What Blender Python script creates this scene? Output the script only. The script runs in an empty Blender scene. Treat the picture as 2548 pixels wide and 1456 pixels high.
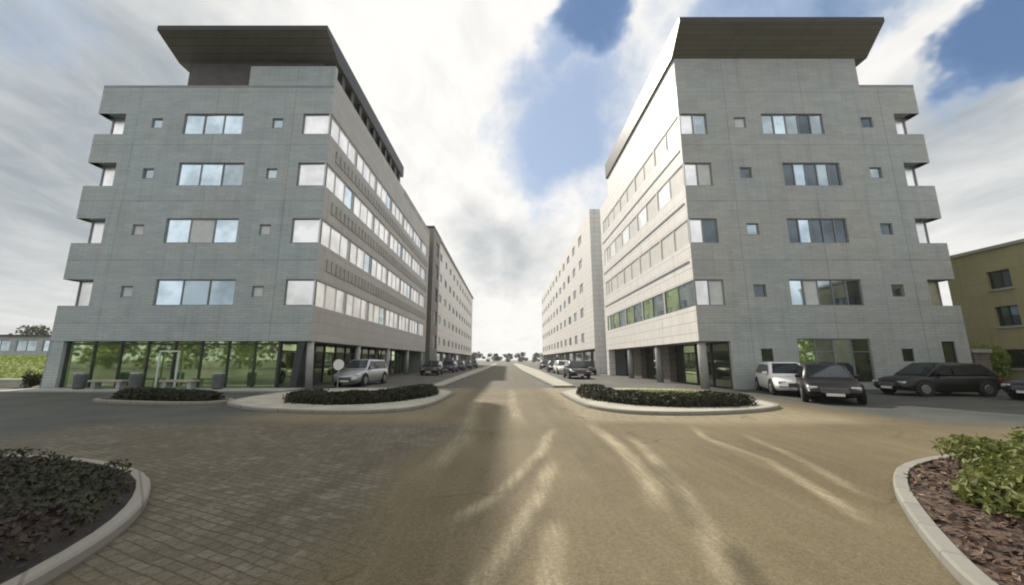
import bpy, bmesh, math, random
from mathutils import Vector, Matrix, noise
R = math.radians
random.seed(7)
SC = bpy.context.scene
COL = SC.collection

# ---------------------------------------------------------------- camera
cam_d = bpy.data.cameras.new('camera'); cam = bpy.data.objects.new('camera', cam_d); COL.objects.link(cam)
cam_d.sensor_width = 36; cam_d.lens = 13.196; cam_d.shift_x = 0.0047
cam_d.clip_start = 0.05; cam_d.clip_end = 3000
cam.location = (0, 0, 1.6); cam.rotation_euler = (R(90 + 10.14), 0, 0)
SC.camera = cam
SC.view_settings.view_transform = 'Standard'; SC.view_settings.look = 'None'
SC.view_settings.exposure = 0.0; SC.view_settings.gamma = 1.0
SC.render.filter_size = 1.9
try: SC.cycles.pixel_filter_type = 'BLACKMAN_HARRIS'; SC.cycles.filter_width = 2.0
except Exception: pass

# ---------------------------------------------------------------- light
SUN_AZ, SUN_EL = 25, 40          # sun stands ahead of the camera, a little to the left
sd = bpy.data.lights.new('sun', 'SUN'); sun = bpy.data.objects.new('sun', sd); COL.objects.link(sun)
sd.energy = 5.0; sd.angle = R(0.9); 
S = Vector((-math.sin(R(SUN_AZ))*math.cos(R(SUN_EL)), math.cos(R(SUN_AZ))*math.cos(R(SUN_EL)), math.sin(R(SUN_EL))))
sd.color = (1.0, .93, .81)
sun.rotation_euler = S.to_track_quat('Z', 'Y').to_euler(); sun.location = (0, 0, 60)

# ---------------------------------------------------------------- node helper
class NT:
    def __init__(s, tree): s.t = tree; s.n = tree.nodes; s.l = tree.links
    def new(s, typ, ins=None, **kw):
        n = s.n.new(typ)
        for k, v in kw.items(): setattr(n, k, v)
        for k, v in (ins or {}).items():
            if isinstance(v, bpy.types.NodeSocket): s.l.new(v, n.inputs[k])
            else: n.inputs[k].default_value = v
        return n
    def math(s, op, a, b=0.0, clamp=False):
        n = s.new('ShaderNodeMath', {0: a, 1: b}, operation=op); n.use_clamp = clamp; return n.outputs[0]
    def mix(s, f, a, b, mode='MIX'):
        n = s.new('ShaderNodeMix', data_type='RGBA', blend_type=mode)
        for k, v in ((0, f), (6, a), (7, b)):
            if isinstance(v, bpy.types.NodeSocket): s.l.new(v, n.inputs[k])
            else: n.inputs[k].default_value = v if k == 0 else (*v[:3], 1)
        return n.outputs[2]
    def ramp(s, f, lo, hi):
        return s.new('ShaderNodeMapRange', {0: f, 1: lo, 2: hi, 3: 0.0, 4: 1.0}, interpolation_type='SMOOTHSTEP').outputs[0]
    def noise(s, vec, scale, det=4, rough=.55, dist=0):
        return s.new('ShaderNodeTexNoise', {'Vector': vec, 'Scale': scale, 'Detail': det, 'Roughness': rough, 'Distortion': dist}).outputs[0]

def px_dir(x, y):                 # world direction of a place in the sky
    f = 934; th = R(10.14); u = (x-1262)/f; v = (728-y)/f
    return Vector((u, math.cos(th)-v*math.sin(th), v*math.cos(th)+math.sin(th))).normalized()

# ---------------------------------------------------------------- world
W = bpy.data.worlds.new('World'); SC.world = W; W.use_nodes = True
w = NT(W.node_tree)
for n in list(w.n): w.n.remove(n)
sky = w.new('ShaderNodeTexSky'); sky.sky_type = 'NISHITA'; sky.sun_disc = False
sky.sun_elevation = R(SUN_EL); sky.sun_rotation = R(-SUN_AZ); sky.dust_density = .4; sky.air_density = 1.3; sky.ozone_density = 3
tc = w.new('ShaderNodeTexCoord').outputs['Generated']
sep = w.new('ShaderNodeSeparateXYZ', {0: tc})
zz = w.math('ADD', w.math('MAXIMUM', sep.outputs[2], 0.0), 0.16)
cx = w.math('DIVIDE', sep.outputs[0], zz); cy = w.math('DIVIDE', sep.outputs[1], zz)
plane = w.new('ShaderNodeCombineXYZ', {0: cx, 1: w.math('MULTIPLY', cy, .55), 2: 0.0}).outputs[0]
n1 = w.noise(plane, 1.5, 8, .6, .7)
n2 = w.noise(plane, 4.5, 6, .62, .4)
n3 = w.noise(tc, 3.0, 6, .6, .5)
n4 = w.noise(tc, 11.0, 6, .62, .3)
warp = w.new('ShaderNodeTexNoise', {'Vector': tc, 'Scale': 3.2, 'Detail': 5.0, 'Roughness': .6})
wv = w.new('ShaderNodeVectorMath', {0: warp.outputs['Color'], 1: (.5, .5, .5)}, operation='SUBTRACT').outputs[0]
wv = w.new('ShaderNodeVectorMath', {0: wv, 'Scale': .24}, operation='SCALE').outputs[0]
dirw = w.new('ShaderNodeVectorMath', {0: tc, 1: wv}, operation='ADD').outputs[0]
dirw = w.new('ShaderNodeVectorMath', {0: dirw}, operation='NORMALIZE').outputs[0]
def blob(x, y, r, soft=.6, amt=1.0, d=None):
    c = d or px_dir(x, y)
    dp = w.new('ShaderNodeVectorMath', {0: dirw, 1: c}, operation='DOT_PRODUCT').outputs['Value']
    m = w.ramp(dp, math.cos(R(r*(1+soft))), math.cos(R(r*(1-soft))))
    return w.math('MULTIPLY', m, amt)
def total(bl):
    s = bl[0]
    for b in bl[1:]: s = w.math('ADD', s, b)
    return s
blue = total([blob(1480, 45, 4.2, .4, 1.05), blob(1395, 120, 2.2, .6, .4), blob(1420, 250, 6, .7, .42), blob(1330, 330, 6, .7, .45), blob(1400, 440, 6, .8, .45),
              blob(1560, 190, 5.5, .7, .35), blob(1900, -20, 6, .5, .85), blob(2150, -60, 5.0, .5, .7), blob(1700, 10, 3, .7, .3), blob(2510, 60, 3.6, .5, 1.2), blob(2470, 150, 2.6, .6, .7), blob(2330, 260, 3.5, .9, .3),
              blob(30, 0, 5, .8, .45)])
blue = w.math('ADD', blue, w.math('MULTIPLY', w.math('SUBTRACT', n4, .5), .9))
deepf = w.math('ADD', total([blob(1485, 45, 4.4, .5, 1.2), blob(2520, 70, 4.5, .6, 1.3), blob(1900, -60, 6, .5, .5), blob(2200, -60, 5, .5, .6)]), w.math('MULTIPLY', w.math('SUBTRACT', n4, .5), .8))
# the sky behind the camera, half clouded
back = w.math('MULTIPLY', w.ramp(w.math('MULTIPLY', sep.outputs[1], -1.0), .1, .6), w.math('ADD', w.math('MULTIPLY', w.ramp(n1, .35, .7), .35), .30))
blue = w.math('ADD', blue, w.math('MULTIPLY', back, .7), clamp=True)
bluef = w.ramp(blue, .10, .95)
grey = total([blob(1190, 615, 4.5, .7, .55), blob(1340, 640, 4.5, .7, .50), blob(60, 60, 11, .9, .55), blob(30, 720, 8, .8, .5), blob(350, 500, 14, .9, .15), blob(2330, 300, 9, .9, .18), blob(20, 450, 10, .9, .25), blob(1230, 640, 4.5, .6, .25), blob(2480, 520, 10, .9, .30),
              blob(2420, 330, 5, .9, .16), blob(120, 300, 10, .9, .22), blob(500, 20, 9, .9, .15), blob(2400, 230, 3, .8, .3), blob(2100, 300, 8, .9, .12)])
grey = w.math('MULTIPLY', grey, .78)
grey = w.math('ADD', grey, w.math('MULTIPLY', w.math('SUBTRACT', n3, .5), .55))
grey = w.math('ADD', grey, w.math('MULTIPLY', w.math('SUBTRACT', n2, .5), .95), clamp=True)
cloud = w.mix(grey, (1.0, .985, .955), (.35, .40, .44))
lowz = w.ramp(sep.outputs[2], .32, .0)
cloud = w.mix(w.math('MULTIPLY', lowz, .35), cloud, (.93, .93, .90))
skyc = w.new('ShaderNodeVectorMath', {0: sky.outputs[0], 'Scale': .10}, operation='SCALE').outputs[0]
deep = w.mix(.6, skyc, (.11, .21, .42))
palec = w.mix(.6, skyc, (.50, .62, .82))
skyb = w.mix(w.ramp(deepf, .35, 1.25), palec, deep)
allc = w.mix(bluef, cloud, skyb)
grd = w.ramp(sep.outputs[2], -.02, -.06)
allc = w.mix(grd, allc, (.14, .13, .11))
bg = w.new('ShaderNodeBackground', {0: allc, 1: 1.0})
out = w.new('ShaderNodeOutputWorld', {0: bg.outputs[0]})

# ---------------------------------------------------------------- materials
def mat(name, col, rough=.7, metal=0.0, var=.12, scale=3.0, bump=0.0, bscale=30, spec=.5, col2=None, fine=0.0, fscale=40, coat=0):
    m = bpy.data.materials.new(name); m.use_nodes = True
    t = NT(m.node_tree); b = t.n['Principled BSDF']
    co = t.new('ShaderNodeTexCoord').outputs['Object']
    nz = t.noise(co, scale, 6, .6)
    f = t.ramp(nz, .3, .7)
    lo = tuple(c*(1-var) for c in col); hi = col2 or tuple(min(1, c*(1+var)) for c in col)
    c = t.mix(f, lo, hi)
    if fine:
        nf = t.ramp(t.noise(co, fscale, 3, .6), .3, .7)
        c = t.mix(nf, t.mix(1.0, c, (1-fine,)*3, 'MULTIPLY'), t.mix(1.0, c, (1+fine,)*3, 'MULTIPLY'))
    t.l.new(c, b.inputs['Base Color'])
    b.inputs['Roughness'].default_value = rough; b.inputs['Metallic'].default_value = metal
    b.inputs['Specular IOR Level'].default_value = spec; b.inputs['Coat Weight'].default_value = coat
    if bump:
        bn = t.new('ShaderNodeBump', {'Height': t.noise(co, bscale, 4, .6), 'Strength': bump, 'Distance': .02})
        t.l.new(bn.outputs[0], b.inputs['Normal'])
    return m

def panel_mat(name, c1, c2, bw, bh, mortar, mort=.012, rough=.6, warm=None, axis='xz'):
    """cladding panels / bricks laid out in object space (rows along z)"""
    m = bpy.data.materials.new(name); m.use_nodes = True
    t = NT(m.node_tree); b = t.n['Principled BSDF']
    co = t.new('ShaderNodeTexCoord').outputs['Object']
    sp = t.new('ShaderNodeSeparateXYZ', {0: co})
    u = t.math('ADD', sp.outputs[0], sp.outputs[1])
    v = t.new('ShaderNodeCombineXYZ', {0: u, 1: sp.outputs[2], 2: 0.0}).outputs[0]
    br = t.new('ShaderNodeTexBrick', {'Vector': v, 'Color1': (*c1, 1), 'Color2': (*c2, 1), 'Mortar': (*mortar, 1), 'Scale': 1.0,
               'Mortar Size': mort, 'Brick Width': bw, 'Row Height': bh, 'Bias': 0.0, 'Mortar Smooth': .3})
    c = br.outputs['Color']
    big = t.ramp(t.noise(co, .35, 4, .6), .35, .65)
    c = t.mix(t.math('MULTIPLY', big, .5), c, t.mix(1.0, c, warm or (1.05, .98, .93), 'MULTIPLY'))
    # rain streaks
    st = t.new('ShaderNodeCombineXYZ', {0: t.math('MULTIPLY', u, 2.2), 1: t.math('MULTIPLY', sp.outputs[2], .16), 2: 0.0}).outputs[0]
    sn = t.ramp(t.noise(st, 1.0, 5, .65), .45, .8)
    c = t.mix(t.math('MULTIPLY', sn, .48), c, t.mix(1.0, c, (.62, .63, .63), 'MULTIPLY'))
    if bw == .6:
        jb = t.new('ShaderNodeTexBrick', {'Vector': v, 'Scale': 1.0, 'Mortar Size': .022, 'Brick Width': 4.83, 'Row Height': 3.63, 'Mortar Smooth': .2}); jb.offset = 0
        c = t.mix(t.math('MULTIPLY', jb.outputs['Fac'], .45), c, (.10, .11, .11))
        pt = t.new('ShaderNodeTexBrick', {'Vector': v, 'Color1': (.86, .88, .90, 1), 'Color2': (1.10, 1.07, 1.02, 1), 'Mortar': (1, 1, 1, 1), 'Scale': 1.0, 'Mortar Size': 0.0, 'Brick Width': 1.2, 'Row Height': .45})
        c = t.mix(.55, c, t.mix(1.0, c, pt.outputs['Color'], 'MULTIPLY'))
        c = t.mix(t.math('MULTIPLY', t.ramp(t.noise(co, .16, 4, .6), .4, .62), .35), c, t.mix(1.0, c, (1.10, .98, .93), 'MULTIPLY'))
    t.l.new(c, b.inputs['Base Color']); b.inputs['Roughness'].default_value = rough
    bn = t.new('ShaderNodeBump', {'Height': br.outputs['Fac'], 'Strength': .25, 'Distance': .01}, invert=True)
    t.l.new(bn.outputs[0], b.inputs['Normal'])
    return m

def glass_mat(name, tint, metal, rough=.04, wav=.02):
    m = bpy.data.materials.new(name); m.use_nodes = True
    t = NT(m.node_tree); b = t.n['Principled BSDF']
    co = t.new('ShaderNodeTexCoord').outputs['Object']
    f = t.ramp(t.noise(co, .8, 3, .5), .35, .65)
    t.l.new(t.mix(f, tuple(c*.8 for c in tint), tuple(min(1, c*1.15) for c in tint)), b.inputs['Base Color'])
    b.inputs['Metallic'].default_value = metal; b.inputs['Roughness'].default_value = rough
    bn = t.new('ShaderNodeBump', {'Height': t.noise(co, .9, 2, .5), 'Strength': wav*4, 'Distance': .02})
    t.l.new(bn.outputs[0], b.inputs['Normal'])
    return m

M = {}
M['clad'] = panel_mat('grey_cladding', (.400, .470, .490), (.35, .415, .432), .6, .15, (.25, .30, .31), .010)
M['clad_r'] = panel_mat('grey_cladding_warm', (.415, .455, .455), (.365, .402, .402), .6, .15, (.27, .30, .30), .010)
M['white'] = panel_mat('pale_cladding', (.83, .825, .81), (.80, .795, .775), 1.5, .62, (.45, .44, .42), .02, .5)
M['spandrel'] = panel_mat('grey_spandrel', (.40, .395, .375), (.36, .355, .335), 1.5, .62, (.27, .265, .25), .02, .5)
M['white2'] = panel_mat('pale_cladding_far', (.70, .69, .65), (.66, .65, .61), 2.4, .9, (.42, .41, .39), .03, .5)
M['brownpanel'] = panel_mat('brown_cladding', (.20, .185, .16), (.165, .155, .135), .8, .4, (.09, .08, .07), .02)
M['fascia'] = mat('dark_metal_fascia', (.014, .014, .015), .45, .3, .15, 2)
M['soffit'] = panel_mat('soffit_boards', (.125, .122, .088), (.10, .098, .070), 3.0, .18, (.05, .05, .04), .01)
M['louvre'] = mat('louvre_grey', (.33, .322, .30), .6, 0, .12, 2)
M['darkwall'] = mat('dark_roof_wall', (.075, .07, .068), .6, 0, .2, 1.5)
M['frame'] = mat('window_frame_grey', (.22, .235, .24), .45, .2, .08)
M['reflwhite'] = mat('white_reflection', (.68, .67, .64), .45, 0, .05, 2)  # white reflection in the right street windows, put into the pane colour
M['framepale'] = mat('window_frame_pale', (.72, .72, .70), .45, 0, .05)
M['framedark'] = mat('window_frame_dark', (.05, .055, .055), .45, .2, .08)
M['g_sky'] = glass_mat('pale_reflecting_glass', (.62, .75, .84), .95)
M['g_pale'] = glass_mat('pale_warm_glass', (.98, .98, .98), 1.0, .3)
M['g_mid'] = glass_mat('grey_reflecting_glass', (.40, .48, .52), .9)
M['g_dark'] = glass_mat('dark_glass', (.13, .16, .18), .8)
M['g_green'] = glass_mat('greenish_shop_glass', (.50, .64, .36), .92, .03)  # green of the mirrored trees partly put into the glass tint
M['g_deep'] = glass_mat('deep_green_glass', (.10, .12, .08), .7, .05)
M['blind'] = mat('window_blind', (.60, .62, .61), .35, .0, .08, 2)
M['concrete'] = mat('concrete', (.33, .335, .325), .85, 0, .15, 1.2, .3, 25, fine=.12)
M['kerb'] = panel_mat('kerb_stone', (.25, .245, .215), (.215, .21, .185), .9, .5, (.17, .16, .14), .02, .85)
M['paleslab'] = mat('pale_paving', (.37, .35, .29), .9, 0, .16, .9, .3, 20, fine=.15, fscale=25)
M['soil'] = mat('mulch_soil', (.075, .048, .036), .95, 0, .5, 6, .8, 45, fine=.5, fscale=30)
M['grass'] = mat('grass', (.14, .19, .045), .9, 0, .3, .5, .5, 50, col2=(.24, .26, .07), fine=.3)
M['black'] = mat('black_paint', (.008, .009, .010), .38, 0, .1, 1, spec=.35)
M['navy'] = mat('navy_paint', (.009, .011, .024), .36, 0, .1, 1, spec=.35)
M['maroon'] = mat('maroon_paint', (.008, .005, .006), .35, 0, .1, 1, spec=.4)
M['whitepaint'] = mat('white_paint', (.78, .78, .76), .3, 0, .03, 1, coat=.5)
M['silver'] = mat('silver_paint', (.42, .44, .45), .3, .6, .05, 1, coat=.5)
M['tyre'] = mat('tyre', (.015, .015, .015), .85, 0, .2, 8)
M['rim'] = mat('alloy', (.35, .36, .37), .35, .8, .1, 8)
M['carglass'] = glass_mat('car_glass', (.05, .06, .07), .6, .03, 0)
M['lamp'] = mat('headlamp', (.62, .64, .66), .15, .5, .05)
M['redlamp'] = mat('tail_lamp', (.28, .012, .012), .2, 0, .1)
M['plate'] = mat('number_plate', (.65, .65, .6), .5)
M['metal'] = mat('galvanised', (.33, .34, .34), .4, .7, .1, 5)
M['darkplastic'] = mat('dark_plastic', (.09, .095, .10), .5, 0, .15, 5)
M['iron'] = mat('cast_iron', (.085, .078, .062), .6, .5, .3, 12, .5, 60)
M['bark'] = mat('bark', (.06, .05, .036), .95, 0, .35, 6, .6, 30)
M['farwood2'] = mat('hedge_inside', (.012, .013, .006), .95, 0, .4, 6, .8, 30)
M['darksoil'] = mat('dark_soil', (.022, .017, .014), .95, 0, .4, 6, .8, 40)  # soil in a darker tone for the left bed
M['farwood'] = mat('far_wood', (.035, .045, .030), .95, 0, .4, .3)

def leaf_mat(name, a, b_, trans=.35, sc=1.2):
    m = bpy.data.materials.new(name); m.use_nodes = True
    t = NT(m.node_tree); b = t.n['Principled BSDF']
    co = t.new('ShaderNodeTexCoord').outputs['Object']
    rnd = t.new('ShaderNodeNewGeometry').outputs['Random Per Island']
    f = t.math('ADD', t.math('MULTIPLY', rnd, .55), t.math('MULTIPLY', t.noise(co, sc, 3), .6), clamp=True)
    c = t.mix(f, a, b_)
    t.l.new(c, b.inputs['Base Color']); b.inputs['Roughness'].default_value = .6
    tr = t.new('ShaderNodeBsdfTranslucent', {0: c})
    mx = t.new('ShaderNodeMixShader', {0: trans, 1: b.outputs[0], 2: tr.outputs[0]})
    t.l.new(mx.outputs[0], t.n['Material Output'].inputs[0])
    return m
M['leaf_olive'] = leaf_mat('olive_leaves', (.34, .33, .12), (.58, .52, .22), .55)
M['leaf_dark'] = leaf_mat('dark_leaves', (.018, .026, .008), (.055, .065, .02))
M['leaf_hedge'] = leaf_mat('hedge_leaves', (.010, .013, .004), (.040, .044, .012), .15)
M['leaf_green'] = leaf_mat('green_leaves', (.055, .075, .012), (.20, .22, .05), .3, 3)
M['leaf_bank'] = leaf_mat('bank_leaves', (.10, .16, .020), (.30, .36, .07))

# ---------------------------------------------------------------- mesh helpers
OFF = {}
def tag(o, label=None, cat=None, group=None, kind=None):
    if label: o['label'] = label
    if cat: o['category'] = cat
    if group: o['group'] = group
    if kind: o['kind'] = kind
    return o
def empty(name, loc=(0, 0, 0), rz=0):
    o = bpy.data.objects.new(name, None); COL.objects.link(o); o.location = loc; o.rotation_euler = (0, 0, rz)
    o.empty_display_size = .3; OFF[o] = Vector(loc); return o
class MB:
    """collects faces; each face carries a material slot"""
    def __init__(s): s.v = []; s.f = []; s.m = []
    def quad(s, a, b, c, d, mi=0):
        i = len(s.v); s.v += [tuple(a), tuple(b), tuple(c), tuple(d)]; s.f.append((i, i+1, i+2, i+3)); s.m.append(mi)
    def box(s, x0, x1, y0, y1, z0, z1, mi=0):
        if x0 > x1: x0, x1 = x1, x0
        if y0 > y1: y0, y1 = y1, y0
        i = len(s.v)
        s.v += [(x, y, z) for z in (z0, z1) for y in (y0, y1) for x in (x0, x1)]
        for q in ((0, 2, 3, 1), (4, 5, 7, 6), (0, 1, 5, 4), (2, 6, 7, 3), (0, 4, 6, 2), (1, 3, 7, 5)):
            s.f.append(tuple(i+k for k in q)); s.m.append(mi)
        return s
    def tube(s, pts, rad, n=8, mi=0, cap=True):
        rings = []
        for k, p in enumerate(pts):
            p = Vector(p)
            d = (Vector(pts[min(k+1, len(pts)-1)]) - Vector(pts[max(k-1, 0)])).normalized()
            a = d.orthogonal().normalized() if abs(d.z) < .99 else Vector((1, 0, 0))
            b = d.cross(a).normalized(); a = b.cross(d)
            r = rad[k] if isinstance(rad, (list, tuple)) else rad
            i = len(s.v); s.v += [tuple(p + a*math.cos(2*math.pi*j/n)*r + b*math.sin(2*math.pi*j/n)*r) for j in range(n)]
            rings.append(i)
        for q in range(len(rings)-1):
            for j in range(n):
                s.f.append((rings[q]+j, rings[q]+(j+1) % n, rings[q+1]+(j+1) % n, rings[q+1]+j)); s.m.append(mi)
        if cap:
            s.f.append(tuple(rings[0]+j for j in range(n))[::-1]); s.m.append(mi)
            s.f.append(tuple(rings[-1]+j for j in range(n))); s.m.append(mi)
        return s
    def poly(s, pts, mi=0):
        i = len(s.v); s.v += [tuple(p) for p in pts]; s.f.append(tuple(range(i, i+len(pts)))); s.m.append(mi)
    def prism(s, outline, z0, z1, mi=0):
        n = len(outline)
        i = len(s.v); s.v += [(x, y, z0) for x, y in outline] + [(x, y, z1) for x, y in outline]
        s.f.append(tuple(i+n+k for k in range(n))); s.m.append(mi)
        for k in range(n):
            s.f.append((i+k, i+(k+1) % n, i+n+(k+1) % n, i+n+k)); s.m.append(mi)
        return s
    def build(s, name, mats, parent=None, smooth=False, bevel=0):
        off = OFF.get(parent, Vector((0, 0, 0)))
        me = bpy.data.meshes.new(name)
        me.from_pydata([(x-off.x, y-off.y, z-off.z) for x, y, z in s.v], [], s.f)
        if not isinstance(mats, (list, tuple)): mats = [mats]
        for m in mats: me.materials.append(m)
        me.polygons.foreach_set('material_index', s.m)
        if smooth: me.polygons.foreach_set('use_smooth', [True]*len(me.polygons))
        me.update()
        o = bpy.data.objects.new(name, me); COL.objects.link(o)
        if parent: o.parent = parent
        OFF[o] = off
        if bevel:
            b = o.modifiers.new('bevel', 'BEVEL'); b.width = bevel; b.segments = 2; b.limit_method = 'ANGLE'
        return o
def copy_tree(o, parent=None):
    c = o.copy(); COL.objects.link(c); c.parent = parent
    for ch in list(o.children): copy_tree(ch, c)
    return c

# ---------------------------------------------------------------- walls with openings
def wall(name, mat_, P0, P1, z0, z1, holes, parent, depth=.16, top=None):
    """vertical wall from P0 to P1 (outer face, inside is to the left of P0->P1); holes = (u0,u1,z0,z1[,depth])"""
    P0 = Vector((*P0, 0)); P1 = Vector((*P1, 0)); L = (P1-P0).length; d = (P1-P0)/L
    inn = Vector((-d.y, d.x, 0))
    us = sorted({0, L, *[h[0] for h in holes], *[h[1] for h in holes]})
    zs = sorted({z0, z1, *[h[2] for h in holes], *[h[3] for h in holes]})
    b = MB(); up = Vector((0, 0, 1))
    P = lambda u, z, k=0: P0 + d*u + up*z + inn*k
    for i in range(len(us)-1):
        for j in range(len(zs)-1):
            uc, zc = (us[i]+us[i+1])/2, (zs[j]+zs[j+1])/2
            if any(h[0] < uc < h[1] and h[2] < zc < h[3] for h in holes): continue
            b.quad(P(us[i], zs[j]), P(us[i+1], zs[j]), P(us[i+1], zs[j+1]), P(us[i], zs[j+1]))
    depth0 = depth
    for h in holes:
        depth = h[4] if len(h) > 4 else depth0
        b.quad(P(h[0], h[2]), P(h[1], h[2]), P(h[1], h[2], depth), P(h[0], h[2], depth))
        b.quad(P(h[0], h[3], depth), P(h[1], h[3], depth), P(h[1], h[3]), P(h[0], h[3]))
        if h[0] > .01: b.quad(P(h[0], h[2], depth), P(h[0], h[3], depth), P(h[0], h[3]), P(h[0], h[2]))
        if h[1] < L-.01: b.quad(P(h[1], h[2]), P(h[1], h[3]), P(h[1], h[3], depth), P(h[1], h[2], depth))
    return b.build(name, mat_, parent)

GL = ['g_sky', 'g_mid', 'g_dark', 'blind', 'g_green', 'g_deep', 'g_pale', 'reflwhite']
def window(P0, P1, u0, u1, z0, z1, parent, panes=3, kinds=(0,), inset=.11, frame='frame', fw=.06, hbar=False, label=None, name='window'):
    P0 = Vector((*P0, 0)); P1 = Vector((*P1, 0)); d = (P1-P0).normalized(); inn = Vector((-d.y, d.x, 0))
    fr = MB(); gl = MB(); up = Vector((0, 0, 1))
    def bx(a0, a1, b0, b1, k0, k1, mb, mi=0):
        i = len(mb.v)
        mb.v += [tuple(P0 + d*a + up*z + inn*k) for z in (b0, b1) for k in (k0, k1) for a in (a0, a1)]
        for q in ((0, 2, 3, 1), (4, 5, 7, 6), (0, 1, 5, 4), (2, 6, 7, 3), (0, 4, 6, 2), (1, 3, 7, 5)):
            mb.f.append(tuple(i+k for k in q)); mb.m.append(mi)
    k0, k1 = inset-.05, inset+.04
    e = .003
    bx(u0+e, u1-e, z0+e, z0+fw, k0, k1, fr); bx(u0+e, u1-e, z1-fw, z1-e, k0, k1, fr)
    W_ = (u1-u0)/panes
    for i in range(panes+1):
        c = u0 + W_*i; a0 = max(u0+e, c-fw/2); a1 = min(u1-e, c+fw/2)
        if i == 0: a1 = a0+fw
        if i == panes: a0 = a1-fw
        bx(a0, a1, z0+fw+.001, z1-fw-.001, k0+.004, k1-.004, fr)
    if hbar:
        zc = z0+(z1-z0)*.7
        bx(u0+fw, u1-fw, zc-.025, zc+.025, k0+.008, k1-.008, fr)
    for i in range(panes):
        k = kinds[i % len(kinds)]
        tilt = random.uniform(-.012, .012)
        a0, a1 = u0+W_*i, u0+W_*(i+1)
        gl.quad(P0+d*a0+up*z0+inn*(inset+tilt), P0+d*a1+up*z0+inn*(inset-tilt), P0+d*a1+up*z1+inn*(inset-tilt), P0+d*a0+up*z1+inn*(inset+tilt), k)
    w_ = fr.build(name, M[frame], parent)
    g_ = gl.build('pane', [M[k] for k in GL], w_)
    if label: w_['label'] = label
    return w_

ROWS = [(4.6, 6.12), (8.28, 9.80), (11.85, 13.35), (15.25, 16.65)]    # sill and head of the four upper floors

def dress_side(P0, P1, L, parent, first, bays, kind_fn, bay=4.1, rows=ROWS):
    holes = []
    for r, (a, b) in enumerate(rows):
        u = first
        while u + bay <= L - .5 + .001:
            holes.append((u, u+bay-.12, a, b)); u += bay
    return holes

# ================================================================ LEFT OFFICE BLOCK
bl = empty('office_building', (-18.1, 35.5, 0))
tag(bl, 'grey office block left of the street with green glazed ground floor and dark flared roof', 'building')
LX0, LX1, LY0, LY1 = -25.4, -10.9, 21.0, 50.5
SOF = 2.62; CN = .55      # soffit height; set-back of the outer corner windows
# end wall facing the forecourt : u runs from LX0 (0) to LX1 (14.5)
holes = []; wins = []
for r, (a, b) in enumerate(ROWS):
    cw = [(5.35, 9.9), (5.35, 9.6), (5.55, 9.5), (5.4, 9.05)][r]
    holes.append((cw[0], cw[1], a, b)); wins.append((cw[0], cw[1], a, b, 3, [(0, 1, 1), (0, 3, 0), (0, 0, 1), (0, 0, 0)][r]))
    zc = (a+b)/2
    for uc in (3.75, 11.2):
        s = .33
        holes.append((uc-s, uc+s, zc-s+.05, zc+s+.05)); wins.append((uc-s, uc+s, zc-s+.05, zc+s+.05, 1, (3,) if r < 2 else (1,)))
    holes.append((0, 1.75, a, b, CN)); wins.append((CN-.1, 1.75, a, b, 1, (6,), CN-.05))
    holes.append((12.75, 14.5, a, b)); wins.append((12.75, 14.488, a, b, 1, (6,)))
wall('end_wall', M['clad'], (LX0, LY0), (LX1, LY0), SOF, 18.6, holes, bl)
for w_ in wins: window((LX0, LY0), (LX1, LY0), w_[0], w_[1], w_[2], w_[3], bl, w_[4], w_[5], inset=w_[6] if len(w_) > 6 else .11)
# raised part of the end wall at the inner corner
MB().box(-16.3, LX1-.002, LY0+.002, LY0+.3, 18.6, 20.0).build('raised_parapet', M['clad'], bl)
# street side : from front (u=0) to back
SL = LY1-LY0
def street_holes(bay, endu):
    hs = []
    for (a, b) in ROWS:
        u = 0
        while u < endu-.5:
            u1 = min(u+bay, endu); hs.append((u, u1-(.0 if u1 >= endu else .05), a, b)); u = u1
    return hs
h = street_holes(4.2, SL-1.2)
h.append((.0, .001, 3, 3.001))
h = h[:-1]
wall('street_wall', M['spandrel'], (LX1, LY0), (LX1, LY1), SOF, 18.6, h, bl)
for i, q in enumerate(h):
    r = [a for a, b in ROWS].index(q[2])
    window((LX1, LY0), (LX1, LY1), q[0]+(.012 if q[0] == 0 else 0), q[1], q[2], q[3], bl, 3, [(6,), (6, 6), (6, 6, 0)][(i*7) % 3], frame='framepale', fw=.045)
# louvred spandrel rails on the street side
for z in (7.2, 10.85, 14.3):
    fin = MB()
    u = LY0+1.0
    while u < LY1-1: fin.box(LX1+.003, LX1+.05, u, u+.45, z-.38, z+.38); u += .62
    fin.build('louvre_row', M['louvre'], bl); bl.children[-1]['kind'] = 'stuff'
MB().box(LX1-.3, LX1-.002, LY0+.31, 37.2, 18.6, 19.3).build('street_parapet', M['spandrel'], bl)
MB().box(-11.9, -11.62, LY0+.5, 36.3, 19.0, 20.55).build('bright_gap_band', M['g_mid'], bl)  # pale glass band added so the gaps between roof posts look bright
MB().box(LX1-.3, LX1-.002, 37.22, LY1, 18.6, 19.4).build('low_parapet', M['concrete'], bl)
# outer side and rear
ho = [(u, u+3.4, a, b) for a, b in ROWS for u in (6, 11.5, 17)]
ho += [(SL-1.6, SL, a, b, CN) for a, b in ROWS]
wall('outer_wall', M['clad'], (LX0, LY1), (LX0, LY0), 0, 18.6, ho, bl)
for q in ho: window((LX0, LY1), (LX0, LY0), q[0], q[1]-(CN-.1 if q[1] == SL else 0), q[2], q[3], bl, 2, (0, 1), inset=CN-.05 if q[1] == SL else .11)
wall('rear_wall', M['clad'], (LX1, LY1), (LX0, LY1), 0, 18.6, [], bl)
MB().box(LX0+.02, LX1-.31, LY0+.31, LY1-.02, 18.3, 18.55).build('roof_deck', M['concrete'], bl)
MB().box(LX0-.002, LX1+.002, LY0-.004, LY0+.002, 18.45, 18.62).box(LX0-.01, LX0+.01, LY0+.003, LY1, 18.45, 18.62).build('coping', M['frame'], bl)
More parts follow.
